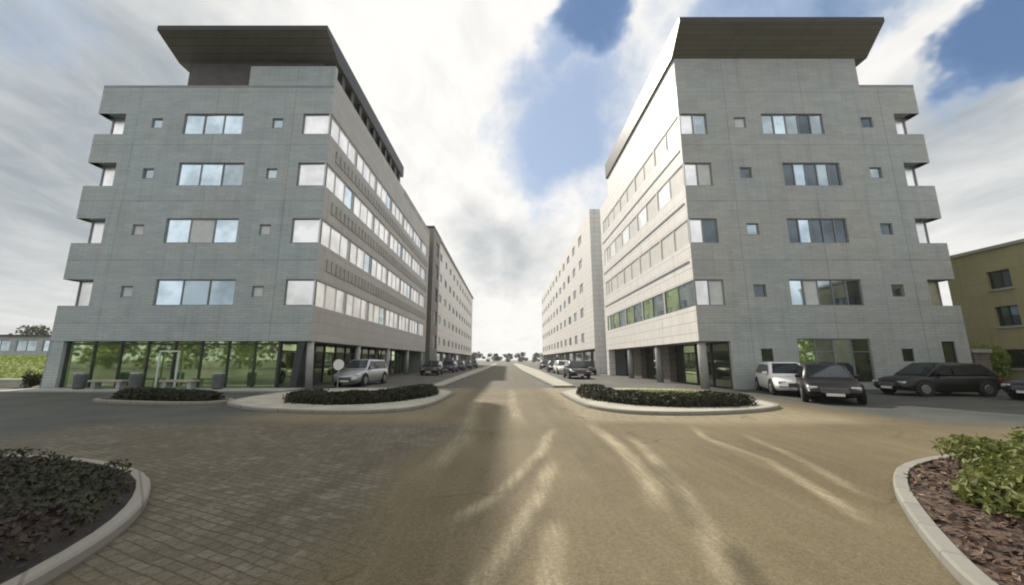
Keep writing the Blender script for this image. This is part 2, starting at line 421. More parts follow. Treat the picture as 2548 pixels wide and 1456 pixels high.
# soffit of the overhang and the recessed ground floor
MB().box(LX0+.02, LX1-.01, LY0+.02, LY1-.02, SOF+.004, SOF+.2).build('overhang_soffit', M['concrete'], bl)
gfx = -12.75
# shopfront : glazing along the end wall
gl = MB(); fr = MB()
x = -24.6; k = 0
while x < -12.9:
    x1 = min(x+1.5, -12.75)
    t_ = random.uniform(-.01, .01)
    gl.quad((x, 21.30+t_, .08), (x1, 21.30-t_, .08), (x1, 21.30-t_, SOF), (x, 21.30+t_, SOF), 0)
    fr.box(x-.035, x+.035, 21.22, 21.36, .08, SOF-.002)
    x = x1; k += 1
fr.box(-24.6, -12.75, 21.2, 21.4, .0, .08); fr.box(-24.6, -12.75, 21.215, 21.365, 2.42, 2.50); fr.box(-12.82, -12.70, 21.22, 21.36, .08, SOF-.002)
sf = fr.build('shopfront', M['framedark'], bl); gl.build('pane', M['g_green'], sf)
dr = MB().box(-19.35, -19.27, 21.14, 21.2, .1, 2.1).box(-18.3, -18.22, 21.14, 21.2, .1, 2.1).box(-19.27, -18.3, 21.14, 21.2, 2.02, 2.1).build('door', M['blind'], bl)
MB().box(-25.4, -24.64, 21.03, 21.4, 0, SOF-.004).build('corner_pier', M['clad'], bl)
# side ground floor with entrance
gl = MB(); fr = MB()
y = 21.4; k = 0
while y < 48:
    y1 = y+1.7
    gl.quad((gfx, y, .08), (gfx, y1, .08), (gfx, y1, SOF), (gfx, y, SOF), 5 if k % 3 else 4)
    fr.box(gfx-.03, gfx+.07, y-.04, y+.04, .08, SOF-.002); y = y1; k += 1
fr.box(gfx-.05, gfx+.09, 21.41, y, 0, .08); fr.box(gfx-.03, gfx+.06, 21.41, y, 2.05, 2.12)
gs = fr.build('entrance_glazing', M['framedark'], bl); gl.build('pane', [M[k_] for k_ in GL], gs)
# corner supports: dark raking fin, pale column and row of columns under the overhang
f = MB(); f.v = [(-11.95, 21.05, 0), (-11.55, 21.05, 0), (-11.55, 21.9, 0), (-11.95, 21.9, 0), (-11.65, 21.05, SOF), (-11.25, 21.05, SOF), (-11.25, 21.9, SOF), (-11.65, 21.9, SOF)]
f.f = [(0, 3, 2, 1), (4, 5, 6, 7), (0, 1, 5, 4), (1, 2, 6, 5), (2, 3, 7, 6), (3, 0, 4, 7)]; f.m = [0]*6
f.build('raking_fin', M['framedark'], bl)
for y in (21.35, 28.2, 35.2, 42.2, 49.2):
    MB().tube([(-11.1+.12*(y < 22), y, 0), (-11.1+.0*(y < 22), y, SOF)], .19, 16).build('column', M['concrete'], bl, True)
# dark roof storey and flared roof
MB().box(-20.6, -11.91, LY0+.45, 36.4, 18.6, 20.6).build('roof_storey', M['darkwall'], bl)
def flared_roof(parent, x0, x1, yf, yb, yend, zsof, ztop, thick=.32):
    b = MB()
    zf = ztop-thick
    b.quad((x0, yf, ztop), (x1, yf, ztop), (x1, yend, ztop), (x0, yend, ztop), 0)
    b.quad((x0, yf, zf), (x1, yf, zf), (x1, yf, ztop), (x0, yf, ztop), 0)
    b.quad((x0, yf, zf), (x0, yb, zsof), (x1, yb, zsof), (x1, yf, zf), 1)
    b.quad((x0, yb, zsof), (x0, yend, zsof), (x1, yend, zsof), (x1, yb, zsof), 1)
    for x in (x0, x1):
        b.poly([(x, yf, zf), (x, yf, ztop), (x, yend, ztop), (x, yend, zsof), (x, yb, zsof)], 0)
    b.quad((x0, yend, zsof), (x1, yend, zsof), (x1, yend, ztop), (x0, yend, ztop), 0)
    return b.build('roof', [M['fascia'], M['soffit']], parent)
rf = flared_roof(bl, -21.4, -11.0, 19.75, 21.5, 37.0, 20.62, 21.75)
# short posts that carry the roof edge above the street parapet
y = 22.4
while y < 36.8: MB().box(-11.35, -11.12, y, y+.45, 19.303, 20.617).build('roof_post', M['fascia'], bl); y += 1.5

# ================================================================ RIGHT OFFICE BLOCK
br = empty('office_building', (18.1, 31, 0))
tag(br, 'grey office block right of the street with sunlit side wall and dark flared roof', 'building')
RX0, RX1, RY0, RY1 = 10.65, 25.6, 21.0, 40.8
holes = []; wins = []
cws = [(5.45, 9.55), (5.8, 9.3), (6.0, 9.45), (5.1, 8.9)]
kd = [(0, 3, 1, 3, 2, 0), (2, 0, 2, 1, 2, 2), (1, 3, 0, 1, 2, 2), (1, 3, 1, 0, 3, 1)]
for r, (a, b) in enumerate(ROWS):
    c0, c1 = cws[r]
    holes.append((c0, c1, a, b)); wins.append((c0, c1, a, b, 5, [(0, 3, 1, 1, 2), (2, 0, 2, 2, 2), (2, 0, 2, 1, 2), (1, 0, 1, 2, 1)][r]))
    zc = (a+b)/2+.1
    for j, uc in enumerate((3.75, 11.6)):
        s = .36
        holes.append((uc-s, uc+s, zc-s, zc+s)); wins.append((uc-s, uc+s, zc-s, zc+s, 1, ((2,), (1,), (1,), (2,), (2,), (1,), (3,), (2,))[(r*2+j) % 8]))
    holes.append((0, 1.7, a, b)); wins.append((.012, 1.7, a, b, 2, [(6, 3), (6, 2), (6, 3), (6, 1)][r]))
    holes.append((13.35, 14.95, a, b, CN)); wins.append((13.35, 14.95-CN+.1, a, b, 1, (6,), CN-.05))
# ground floor openings
holes.append((5.45, 9.5, .35, 2.75)); wins.append((5.45, 9.5, .35, 2.75, 4, (4, 1, 0, 5)))
for uc in (3.72, 11.5): holes.append((uc-.33, uc+.33, 1.5, 2.2)); wins.append((uc-.33, uc+.33, 1.5, 2.2, 1, (5,)))
holes.append((13.45, 14.2, .0, 2.6)); wins.append((13.45, 14.2, .02, 2.6, 1, (5,)))
holes.append((0, 1.75, 0, SOF))
wall('end_wall', M['clad_r'], (RX0, RY0), (RX1, RY0), 0, 18.64, holes, br, .2)
for w_ in wins: window((RX0, RY0), (RX1, RY0), w_[0], w_[1], w_[2], w_[3], br, w_[4], w_[5], hbar=(w_[4] == 4), inset=w_[6] if len(w_) > 6 else .11, frame='framedark' if w_[5] == (5,) else 'frame')
MB().box(RX0+.003, 22.2, RY0+.003, RY0+.3, 18.64, 20.55).build('raised_parapet', M['clad_r'], br)
SR = RY1-RY0
# street wall runs back -> front so that its inside is to the left
hs = []
for (a, b) in ROWS:
    u = SR
    while u > 1.5:
        u0 = max(u-4.2, 1.0); hs.append((u0+.1, u, a, b)); u = u0
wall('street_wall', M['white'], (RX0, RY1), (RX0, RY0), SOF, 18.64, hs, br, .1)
for i, q in enumerate(hs):
    r = [a for a, b in ROWS].index(q[2])
    window((RX0, RY1), (RX0, RY0), q[0], q[1]-(.012 if q[1] >= SR else 0), q[2], q[3], br, 2, [(4, 1), (7, 7), (6, 7), (7, 7)][r], inset=.06, frame='framepale' if r else 'frame', fw=.05)
# thin grey metal rails
rl = MB()
for z in (7.25, 10.85, 14.3): rl.box(RX0-.05, RX0-.003, RY0+.3, RY1-.6, z-.05, z+.05)
rl.build('facade_rail', M['metal'], br)
MB().box(RX0+.003, RX0+.3, RY0+.31, 37.2, 18.64, 20.55).build('street_parapet', M['white'], br)
ho = [(u, u+3.4, a, b) for a, b in ROWS for u in (4, 9.5)] + [(0, 1.6, a, b, CN) for a, b in ROWS]
wall('outer_wall', M['clad_r'], (RX1, RY0), (RX1, RY1), 0, 18.64, ho, br)
for q in ho: window((RX1, RY0), (RX1, RY1), q[0]+(CN-.1 if q[0] == 0 else 0), q[1], q[2], q[3], br, 2, (0, 1), inset=CN-.05 if q[0] == 0 else .11)
wall('rear_wall', M['clad_r'], (RX1, RY1), (RX0, RY1), 0, 18.64, [], br)
MB().box(RX0+.31, RX1-.02, RY0+.31, RY1-.02, 18.3, 18.55).build('roof_deck', M['concrete'], br)
MB().box(22.2, RX1+.004, RY0-.004, RY0+.002, 18.5, 18.66).build('coping', M['frame'], br)
MB().box(RX0+.02, RX0+2.3, RY0+.22, RY1-.02, SOF+.004, SOF+.2).build('overhang_soffit', M['concrete'], br)
MB().box(11.4, 22.2, RY0+.45, 37.0, 18.64, 20.55).build('roof_storey', M['darkwall'], br)
flared_roof(br, 10.5, 23.0, 19.6, 21.0, 37.3, 20.58, 22.2, .30)
# recessed ground floor on the street side
gx = 12.45; gl = MB(); fr = MB(); y = 21.25; k = 0
while y < 39.5:
    y1 = y+1.9
    gl.quad((gx, y1, .08), (gx, y, .08), (gx, y, SOF), (gx, y1, SOF), [5, 5, 4, 5, 1][k % 5])
    fr.box(gx-.07, gx+.03, y-.05, y+.05, .08, SOF-.002); y = y1; k += 1
fr.box(gx-.09, gx+.05, 21.25, y, 0, .08); fr.box(gx-.06, gx+.03, 21.25, y, 2.0, 2.07)
gs = fr.build('entrance_glazing', M['framedark'], br); gl.build('pane', [M[k_] for k_ in GL], gs)
for y in (28, 34): MB().box(11.9, 12.4, y, y+2.2, 0, SOF-.002).build('wall_pier', M['brownpanel'], br)
for y in (21.4, 27.6, 33.9):
    MB().tube([(10.98, y, 0), (10.98, y, SOF)], .23, 18).build('column', M['concrete'], br, True)
MB().box(10.66, 11.3, 39.9, RY1-.02, 0, SOF-.002).build('end_pier', M['white'], br)

# ================================================================ FURTHER BUILDINGS
def far_block(name, label, x0, x1, y0, y1, z1, side, wallmat, soff, bay=5.2, rows=None, endw=False, winh=1.25, dk=(2, 1)):
    r = empty(name, ((x0+x1)/2, (y0+y1)/2, 0)); tag(r, label, 'building')
    L = y1-y0; rows = rows or [3.9+3.45*i for i in range(5)]
    hs = []
    for z in rows:
        u = 2.0
        while u+2.6 < L-1: hs.append((u, u+2.2, z, z+winh)); u += bay
    if side > 0:      # street face at x1 (looking +x)
        A, B = (x1, y0), (x1, y1)
    else:
        A, B = (x0, y1), (x0, y0)
    wall('street_wall', wallmat, A, B, soff, z1, hs, r, .14)
    for i, q in enumerate(hs): window(A, B, *q, r, 2, dk if i % 3 else (0, 1), inset=.1)
    he = []
    if endw:
        for z in rows: he += [(u, u+2.2, z, z+winh) for u in (2, 6, 10) if u+3 < (x1-x0)]
    wall('end_wall', wallmat, (x0, y0), (x1, y0), 0, z1, he, r, .14)
    for q in he: window((x0, y0), (x1, y0), *q, r, 2, (1, 2), inset=.1)
    wall('rear_wall', wallmat, (x1, y1), (x0, y1), 0, z1, [], r)
    A2, B2 = ((x0, y1), (x0, y0)) if side > 0 else ((x1, y0), (x1, y1))
    wall('outer_wall', wallmat, A2, B2, 0, z1, [], r)
    MB().box(x0+.02, x1-.02, y0+.02, y1-.02, z1-.3, z1-.05).build('roof_deck', M['concrete'], r)
    if soff > 0:
        gx = x1-2.0 if side > 0 else x0+2.0
        MB().box(x0+.02, x1-.02, y0+.02, y1-.02, soff+.004, soff+.2).build('overhang_soffit', M['concrete'], r)
        g_ = MB(); g_.box(gx-.1, gx+.1, y0+.3, y1-.3, 0, soff); g_.build('ground_floor_glazing', M['g_deep'], r)
        xx = x1-.4 if side > 0 else x0+.4
        y = y0+.6
        while y < y1: MB().box(xx-.2, xx+.2, y, y+.4, 0, soff-.002).build('column', M['concrete'], r); y += 8
    return r
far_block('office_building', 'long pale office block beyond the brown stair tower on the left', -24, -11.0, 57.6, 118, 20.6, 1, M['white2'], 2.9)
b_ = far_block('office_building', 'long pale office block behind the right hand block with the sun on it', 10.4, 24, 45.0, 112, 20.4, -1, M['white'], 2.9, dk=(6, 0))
cp = MB().box(-11.3, -10.7, 57.4, 118.2, 20.6, 21.0).build('roof_coping', M['frame'], [o for o in COL.objects if o.get('label', '').startswith('long pale office block beyond')][0])
# brown stair tower
tw = empty('stair_tower', (-13, 54, 0)); tag(tw, 'tall narrow brown stair tower in the gap between the two left blocks', 'tower')
hs = [(.9, 2.0, 3.2+3.45*i, 5.2+3.45*i) for i in range(5)]
wall('street_wall', M['brownpanel'], (-10.6, 52.0), (-10.6, 57.2), 0, 20.4, [(u+1.2, v+2.2, a, b) for u, v, a, b in hs], tw)
for u, v, a, b in hs: window((-10.6, 52.0), (-10.6, 57.2), u+1.2, v+2.2, a, b, tw, 2, (2, 5), frame='framedark')
wall('front_wall', M['brownpanel'], (-16, 52.0), (-10.6, 52.0), 0, 20.4, [], tw)
wall('rear_wall', M['brownpanel'], (-10.6, 57.2), (-16, 57.2), 0, 20.4, [], tw)
MB().box(-16, -10.55, 51.95, 57.25, 20.4, 20.75).build('roof', M['fascia'], tw)
# low grey-blue building beyond the grass bank on the far left
lb = empty('low_building', (-70, 66, 0)); tag(lb, 'low grey-blue building behind the grass bank at the far left edge', 'building')
hs = [(u, u+3.2, 2.9, 4.6) for u in [1+4.2*i for i in range(13)]]
wall('front_wall', M['clad'], (-104, 60), (-46, 60), 0, 5.2, hs, lb)
for i, q in enumerate(hs): window((-104, 60), (-46, 60), *q, lb, 2, (0, 1) if i % 2 else (1, 1))
wall('end_wall', M['clad'], (-46, 60), (-46, 74), 0, 5.2, [], lb); wall('rear_wall', M['clad'], (-46, 74), (-104, 74), 0, 5.2, [], lb)
MB().box(-104.3, -45.7, 59.6, 74.3, 5.2, 5.5).build('roof', M['fascia'], lb)

# tan building side-on beyond the car park on the right
M['tan'] = panel_mat('tan_render', (.36, .325, .185), (.33, .295, .168), 2.2, .7, (.26, .23, .13), .01, .85, (.88, .98, .72))
tb = empty('tan_building', (36, 14, 0)); tag(tb, 'olive-tan building with small dark windows cut off by the right edge of the picture', 'building')
tz = [(1.1, 2.2), (3.6, 4.8), (5.9, 7.0)]
hs = [(u, u+1.1, a, b) for a, b in tz for u in (2.1, 6.4, 10.7, 15.0)]
wall('street_wall', M['tan'], (30.2, 25.2), (30.2, 6.0), 0, 8.35, hs, tb, .25)
for q in hs: window((30.2, 25.2), (30.2, 6.0), *q, tb, 2, (5, 2), inset=.2, frame='framedark'); MB().box(30.12, 30.197, 25.2-q[1]-.08, 25.2-q[0]+.08, q[2]-.12, q[2]-.003).build('sill', M['paleslab'], tb)
wall('rear_wall', M['tan'], (42, 25.2), (30.2, 25.2), 0, 8.35, [], tb); wall('end_wall', M['tan'], (30.2, 6.0), (42, 6.0), 0, 8.35, [], tb); wall('outer_wall', M['tan'], (42, 6.0), (42, 25.2), 0, 8.35, [], tb)
MB().box(30.08, 42.1, 5.9, 25.3, 8.352, 8.55).build('roof', M['paleslab'], tb)

# ================================================================ GROUND
def sstep(a, b, x):
    t = min(1, max(0, (x-a)/(b-a))); return t*t*(3-2*t)
def seg_dist(px, py, ln):
    best = 9e9; bt = 0
    n = len(ln)-1
    for i in range(n):
        ax, ay = ln[i]; bx, by = ln[i+1]; dx, dy = bx-ax, by-ay
        t = max(0, min(1, ((px-ax)*dx+(py-ay)*dy)/(dx*dx+dy*dy)))
        d = math.hypot(px-ax-dx*t, py-ay-dy*t)
        if d < best: best = d; bt = (i+t)/n
    return best, bt
def road_material():
    m = bpy.data.materials.new('dusty_asphalt'); m.use_nodes = True
    t = NT(m.node_tree); b = t.n['Principled BSDF']
    co = t.new('ShaderNodeTexCoord').outputs['Object']
    at = t.new('ShaderNodeAttribute', attribute_name='wear_and_sun'); sp = t.new('ShaderNodeSeparateColor', {0: at.outputs['Color']})
    base = t.mix(t.ramp(t.noise(co, .25, 6, .6), .3, .7), (.120, .096, .052), (.170, .140, .082))
    base = t.mix(t.math('MULTIPLY', t.ramp(t.noise(co, 1.7, 6, .65), .42, .72), .35), base, (.115, .098, .062))
    # lengthwise sweep marks
    sw = t.new('ShaderNodeVectorMath', {0: co, 1: (3.2, .22, 1.0)}, operation='MULTIPLY').outputs[0]
    base = t.mix(t.math('MULTIPLY', t.ramp(t.noise(sw, 1.0, 5, .6), .45, .75), .30), base, (.25, .21, .135))
    # grey tarmac of the side road
    tar = t.mix(t.ramp(t.noise(co, .6, 6, .6), .3, .7), (.052, .060, .058), (.090, .094, .082))
    base = t.mix(sp.outputs[2], base, tar)
    # setts
    wob = t.new('ShaderNodeVectorMath', {0: t.new('ShaderNodeVectorMath', {0: t.new('ShaderNodeTexNoise', {'Vector': co, 'Scale': 2.2, 'Detail': 3.0}).outputs['Color'], 1: (.5, .5, .5)}, operation='SUBTRACT').outputs[0], 'Scale': .06}, operation='SCALE').outputs[0]
    sv = t.new('ShaderNodeVectorMath', {0: co, 1: wob}, operation='ADD').outputs[0]
    sv = t.new('ShaderNodeMapping', {'Vector': sv, 'Rotation': (0, 0, .42)}).outputs[0]
    bk = t.new('ShaderNodeTexBrick', {'Vector': sv, 'Color1': (.172, .156, .118, 1), 'Color2': (.100, .090, .064, 1), 'Mortar': (.062, .057, .043, 1), 'Scale': 1.0, 'Mortar Size': .010, 'Brick Width': .165, 'Row Height': .11, 'Bias': -.1, 'Mortar Smooth': .5})
    sett = t.mix(t.math('MULTIPLY', t.ramp(t.noise(co, .9, 6, .65), .38, .66), .6), bk.outputs['Color'], (.088, .076, .052))
    sett = t.mix(t.math('MULTIPLY', t.ramp(t.noise(co, 3.0, 4, .65), .56, .70), .55), sett, (.24, .23, .195))
    sfac = bk.outputs['Fac']
    base = t.mix(at.outputs['Alpha'], base, sett)
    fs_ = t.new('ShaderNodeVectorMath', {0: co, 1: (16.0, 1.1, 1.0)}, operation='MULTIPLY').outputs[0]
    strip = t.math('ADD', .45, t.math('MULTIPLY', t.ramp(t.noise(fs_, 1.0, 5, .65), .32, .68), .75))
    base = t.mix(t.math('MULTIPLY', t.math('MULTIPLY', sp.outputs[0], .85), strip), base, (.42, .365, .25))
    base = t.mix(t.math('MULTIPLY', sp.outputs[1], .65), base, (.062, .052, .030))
    # hairline cracks and a few darker repair patches
    cw_ = t.new('ShaderNodeVectorMath', {0: co, 1: t.new('ShaderNodeVectorMath', {0: t.new('ShaderNodeTexNoise', {'Vector': co, 'Scale': 1.3, 'Detail': 5.0}).outputs['Color'], 'Scale': .9}, operation='SCALE').outputs[0]}, operation='ADD').outputs[0]
    ck = t.new('ShaderNodeTexVoronoi', {'Vector': cw_, 'Scale': .33}, feature='DISTANCE_TO_EDGE')
    ckm = t.math('MULTIPLY', t.ramp(ck.outputs['Distance'], .008, .002), t.ramp(t.noise(co, .4, 2), .42, .6))
    base = t.mix(t.math('MULTIPLY', t.math('MULTIPLY', ckm, .7), t.math('SUBTRACT', 1.0, at.outputs['Alpha'])), base, (.04, .035, .025))
    gr = t.noise(co, 70, 3, .7)
    ag = t.ramp(t.noise(co, 22, 4, .75), .36, .66)
    base = t.mix(ag, t.mix(1.0, base, (.84, .83, .82), 'MULTIPLY'), t.mix(1.0, base, (1.13, 1.13, 1.12), 'MULTIPLY'))
    base = t.mix(t.ramp(gr, .3, .75), t.mix(1.0, base, (.72, .72, .72), 'MULTIPLY'), t.mix(1.0, base, (1.24, 1.23, 1.21), 'MULTIPLY'))
    t.l.new(base, b.inputs['Base Color']); b.inputs['Roughness'].default_value = .78; b.inputs['Specular IOR Level'].default_value = .3
    hh = t.math('ADD', t.math('MULTIPLY', gr, .5), t.math('MULTIPLY', t.math('MULTIPLY', sfac, at.outputs['Alpha']), -1.6))
    bn = t.new('ShaderNodeBump', {'Height': hh, 'Strength': .5, 'Distance': .012}); t.l.new(bn.outputs[0], b.inputs['Normal'])
    return m
M['road'] = road_material()
M['tarmac'] = mat('tarmac', (.085, .085, .078), .85, 0, .25, .3, .3, 60, col2=(.12, .115, .10), fine=.15, fscale=50)
g_ = MB(); g_.quad((-700, -700, 0), (700, -700, 0), (700, 900, 0), (-700, 900, 0)); tag(g_.build('ground', M['tarmac']), kind='structure')

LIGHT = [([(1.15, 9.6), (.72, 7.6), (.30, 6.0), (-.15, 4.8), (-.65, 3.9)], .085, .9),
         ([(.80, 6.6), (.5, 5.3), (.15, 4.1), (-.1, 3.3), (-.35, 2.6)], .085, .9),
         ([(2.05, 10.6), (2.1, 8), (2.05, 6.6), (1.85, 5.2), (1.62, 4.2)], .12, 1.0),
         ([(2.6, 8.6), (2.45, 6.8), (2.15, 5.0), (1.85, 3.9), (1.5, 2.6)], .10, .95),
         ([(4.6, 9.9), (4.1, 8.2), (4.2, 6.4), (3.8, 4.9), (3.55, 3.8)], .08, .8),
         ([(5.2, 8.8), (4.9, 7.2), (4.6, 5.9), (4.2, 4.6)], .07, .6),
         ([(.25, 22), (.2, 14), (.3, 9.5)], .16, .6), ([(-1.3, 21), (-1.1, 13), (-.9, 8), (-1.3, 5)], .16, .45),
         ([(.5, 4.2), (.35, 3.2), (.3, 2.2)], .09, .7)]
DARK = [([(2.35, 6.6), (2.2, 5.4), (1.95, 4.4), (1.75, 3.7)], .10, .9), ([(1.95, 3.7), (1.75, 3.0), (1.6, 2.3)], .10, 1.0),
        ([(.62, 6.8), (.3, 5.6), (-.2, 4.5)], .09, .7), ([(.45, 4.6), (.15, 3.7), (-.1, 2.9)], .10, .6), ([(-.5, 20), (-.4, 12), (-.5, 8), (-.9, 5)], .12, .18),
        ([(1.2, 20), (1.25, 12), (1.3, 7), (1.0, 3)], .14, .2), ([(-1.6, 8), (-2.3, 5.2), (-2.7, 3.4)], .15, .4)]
def road_sheet():
    x0, x1, y0, y1 = -26.0, 26.0, -3.0, 22.0
    xs = []; x = x0
    while x < x1: xs.append(x); x += .085 if -5 < x < 7 else .5
    xs.append(x1)
    ys = []; y = y0
    while y < y1: ys.append(y); y += .12 if y < 10 else .3
    ys.append(y1)
    nx, ny = len(xs), len(ys)
    vs = [(x, y, .004) for y in ys for x in xs]
    fs = [(j*nx+i, j*nx+i+1, (j+1)*nx+i+1, (j+1)*nx+i) for j in range(ny-1) for i in range(nx-1)]
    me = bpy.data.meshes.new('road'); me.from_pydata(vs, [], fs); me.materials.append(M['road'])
    ca = me.color_attributes.new('wear_and_sun', 'FLOAT_COLOR', 'POINT')
    dat = []
    for (x, y, z) in vs:
        r = g = 0
        if -4 < x < 7:
            jx = x + .05*noise.noise(Vector((x*.9, y*.9, 0))); 
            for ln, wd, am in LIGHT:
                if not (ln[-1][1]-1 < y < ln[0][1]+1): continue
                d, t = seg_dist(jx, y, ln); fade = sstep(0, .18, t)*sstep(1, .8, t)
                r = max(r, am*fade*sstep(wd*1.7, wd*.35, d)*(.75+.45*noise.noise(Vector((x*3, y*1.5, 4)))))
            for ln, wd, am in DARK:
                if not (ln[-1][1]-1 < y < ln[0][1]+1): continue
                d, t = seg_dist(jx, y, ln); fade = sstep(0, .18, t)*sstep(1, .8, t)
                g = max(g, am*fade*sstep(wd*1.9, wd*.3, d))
        nz = noise.noise(Vector((x*.35, y*.35, 2)))*1.0 + noise.noise(Vector((x*1.4, y*1.4, 7)))*.45
        # setts: between the left bed and the wheel-worn lane
        edge = -1.0 - (9.5-y)*.14 if y > 4 else -1.8 + (y-4)*-.15
        c = sstep(edge+.5+nz*.7, edge-.5+nz*.7, x)*sstep(10.4, 9.6, y)*sstep(-11.5, -9.5, x+nz)*sstep(2.6, 3.3, y-x*.0)
        c *= 1 - sstep(9.6, 10.6, y+nz*.3)
        tar = max(sstep(-5, -9, x+nz*.8)*sstep(6.2, 7.4, y), sstep(10.0, 11.5, x)*sstep(8.6, 10.5, y+nz*.4), sstep(-10, -12, x))
        pale = sstep(9.4, 10.8, y+nz*.35)*sstep(1.7, 2.4, x)*sstep(10.5, 8.5, x)*.55 + sstep(9.9, 11, y+nz*.3)*sstep(-1.6, -2.2, x)*sstep(-8.5, -6.5, x)*.22  # pale sandy ground by the islands, its sunlit brightness partly put into the colour
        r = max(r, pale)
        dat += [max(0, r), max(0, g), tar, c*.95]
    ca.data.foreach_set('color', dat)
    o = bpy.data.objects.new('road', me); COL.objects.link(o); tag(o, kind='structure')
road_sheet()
def plain_road(name, x0, x1, y0, y1):
    me = bpy.data.meshes.new(name); me.from_pydata([(x0, y0, .004), (x1, y0, .004), (x1, y1, .004), (x0, y1, .004)], [], [(0, 1, 2, 3)]); me.materials.append(M['road'])
    o = bpy.data.objects.new(name, me); COL.objects.link(o); tag(o, kind='structure')
plain_road('street', -3.2, 2.0, 22.0, 230)

def smooth_poly(pts, it=3):
    for _ in range(it):
        q = []
        for i in range(len(pts)):
            a, b = pts[i], pts[(i+1) % len(pts)]
            q += [(a[0]*.75+b[0]*.25, a[1]*.75+b[1]*.25), (a[0]*.25+b[0]*.75, a[1]*.25+b[1]*.75)]
        pts = q
    return pts
def inset_poly(pts, d):
    n = len(pts); out_ = []
    for i in range(n):
        a, b, c = Vector(pts[i-1]), Vector(pts[i]), Vector(pts[(i+1) % n])
        t = (c-a).normalized(); nrm = Vector((-t.y, t.x)); out_.append(tuple(b+nrm*d))
    return out_
def kerbed(name, kname, pts, h, kw, topmat, kind='structure', it=3, zin=None):
    """raised island, outline counter-clockwise: kerb ring and filled surface"""
    P = smooth_poly(pts, it); Q = inset_poly(P, kw); n = len(P)
    k = MB()
    for i in range(n):
        j = (i+1) % n
        k.quad((*P[i], 0), (*P[j], 0), (*P[j], h-.02), (*P[i], h-.02))
        e = inset_poly(P, .02)
        k.quad((*P[i], h-.02), (*P[j], h-.02), (*e[j], h), (*e[i], h))
        k.quad((*e[i], h), (*e[j], h), (*Q[j], h), (*Q[i], h))
        k.quad((*Q[i], h), (*Q[j], h), (*Q[j], 0), (*Q[i], 0))
    ko = k.build(kname, M['kerb']); tag(ko, kind='structure')
    t = MB(); t.poly([(x, y, zin if zin is not None else h-.012) for x, y in Q]); to = t.build(name, topmat); tag(to, kind='structure')
    return P, Q
# pavements beside the two islands
kerbed('pavement_left', 'kerb_left', [(-6.6, 11.8), (-4.6, 11.5), (-3.1, 12.1), (-2.5, 14.0), (-2.5, 20.9), (-10.6, 20.9), (-10.8, 14.6), (-8.8, 12.7)], .11, .12, M['paleslab'])
kerbed('pavement_right', 'kerb_right', [(2.85, 12.3), (4.1, 11.3), (6.2, 11.4), (8.5, 12.3), (9.7, 13.7), (9.9, 20.8), (2.5, 20.8), (2.5, 14.6)], .11, .14, M['paleslab'])
kerbed('footway_right', 'footway_kerb_right', [(2.05, 22.4), (4.6, 22.4), (4.6, 150), (2.05, 150)], .12, .14, M['paleslab'], it=1)
kerbed('footway_left', 'footway_kerb_left', [(-5.0, 22.4), (-3.3, 22.4), (-3.3, 150), (-5.0, 150)], .12, .14, M['paleslab'], it=1)
kerbed('apron_left', 'apron_kerb_left', [(-25.6, 18.6), (-11.0, 18.9), (-11.0, 20.98), (-25.6, 20.98)], .10, .14, M['concrete'], it=0)
# planting beds in the foreground
LB = [(-3.2, -2), (-3.15, 1.6), (-3.3, 3.2), (-3.85, 4.4), (-5.0, 5.6), (-7.0, 6.35), (-10, 6.5), (-15, 6.2), (-15, -2)]
RB = [(15, -2), (15, 6.5), (10.5, 6.9), (7.8, 6.65), (5.9, 6.0), (4.85, 5.1), (4.1, 4.2), (3.5, 3.4), (3.12, 2.8), (2.85, 2), (2.75, -2)]
PL, QL = kerbed('planting_bed_left', 'bed_kerb_left', LB, .11, .13, M['darksoil'], it=2, zin=.09)
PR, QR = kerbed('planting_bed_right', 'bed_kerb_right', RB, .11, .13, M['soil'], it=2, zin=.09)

def inside(p, poly):
    x, y = p; c = False; n = len(poly)
    for i in range(n):
        x1, y1 = poly[i]; x2, y2 = poly[(i+1) % n]
        if (y1 > y) != (y2 > y) and x < (x2-x1)*(y-y1)/(y2-y1)+x1: c = not c
    return c
def leaf(mb, p, s, up=.5, mi=0):
    n = Vector((random.gauss(0, 1), random.gauss(0, 1), random.gauss(0, 1)+up)).normalized()
    a = n.orthogonal().normalized(); a = (Matrix.Rotation(random.uniform(0, 6.28), 3, n) @ a); b = n.cross(a)
    p = Vector(p); l = s*random.uniform(.7, 1.35); w_ = l*.5
    mb.poly([p-a*l*.5, p-b*w_*.5+a*l*.05+n*l*.08, p+a*l*.55, p+b*w_*.5+a*l*.05+n*l*.08], mi)

# gravel / bark chips on the right bed, ground cover on the left bed
chips = MB()
while len(chips.f) < 4200:
    x, y = random.uniform(2.8, 8.5), random.uniform(1.8, 7)
    if not inside((x, y), QR): continue
    p = Vector((x, y, .098+random.random()*.02)); leaf(chips, p, random.uniform(.05, .12), 2.2, random.choice([0, 0, 1, 2]))
tag(chips.build('bark_mulch', [mat('bark_chip', (.10, .062, .042), .9, 0, .4, 9), mat('bark_chip_light', (.20, .14, .10), .9, 0, .3, 9), M['soil']]), 'brown bark mulch covering the right foreground bed', 'mulch', kind='stuff')
gc = MB()
while len(gc.f) < 30000:
    x, y = random.uniform(-13, -3.3), random.uniform(1.2, 6.5)
    if not inside((x, y), inset_poly(QL, .06)): continue
    hgt = .05+.20*max(0, .45+noise.noise(Vector((x*1.3, y*1.3, 0))))
    leaf(gc, (x, y, .09+random.random()**.7*hgt), random.uniform(.028, .085), .9, 0 if noise.noise(Vector((x*.8, y*.8, 5))) > -.22 else 1)
tag(gc.build('ground_cover', [M['leaf_hedge'], leaf_mat('bronze_leaves', (.014, .006, .005), (.035, .014, .010), .1)]), 'dark low ground cover filling the shaded left foreground bed', 'ground cover', kind='stuff')

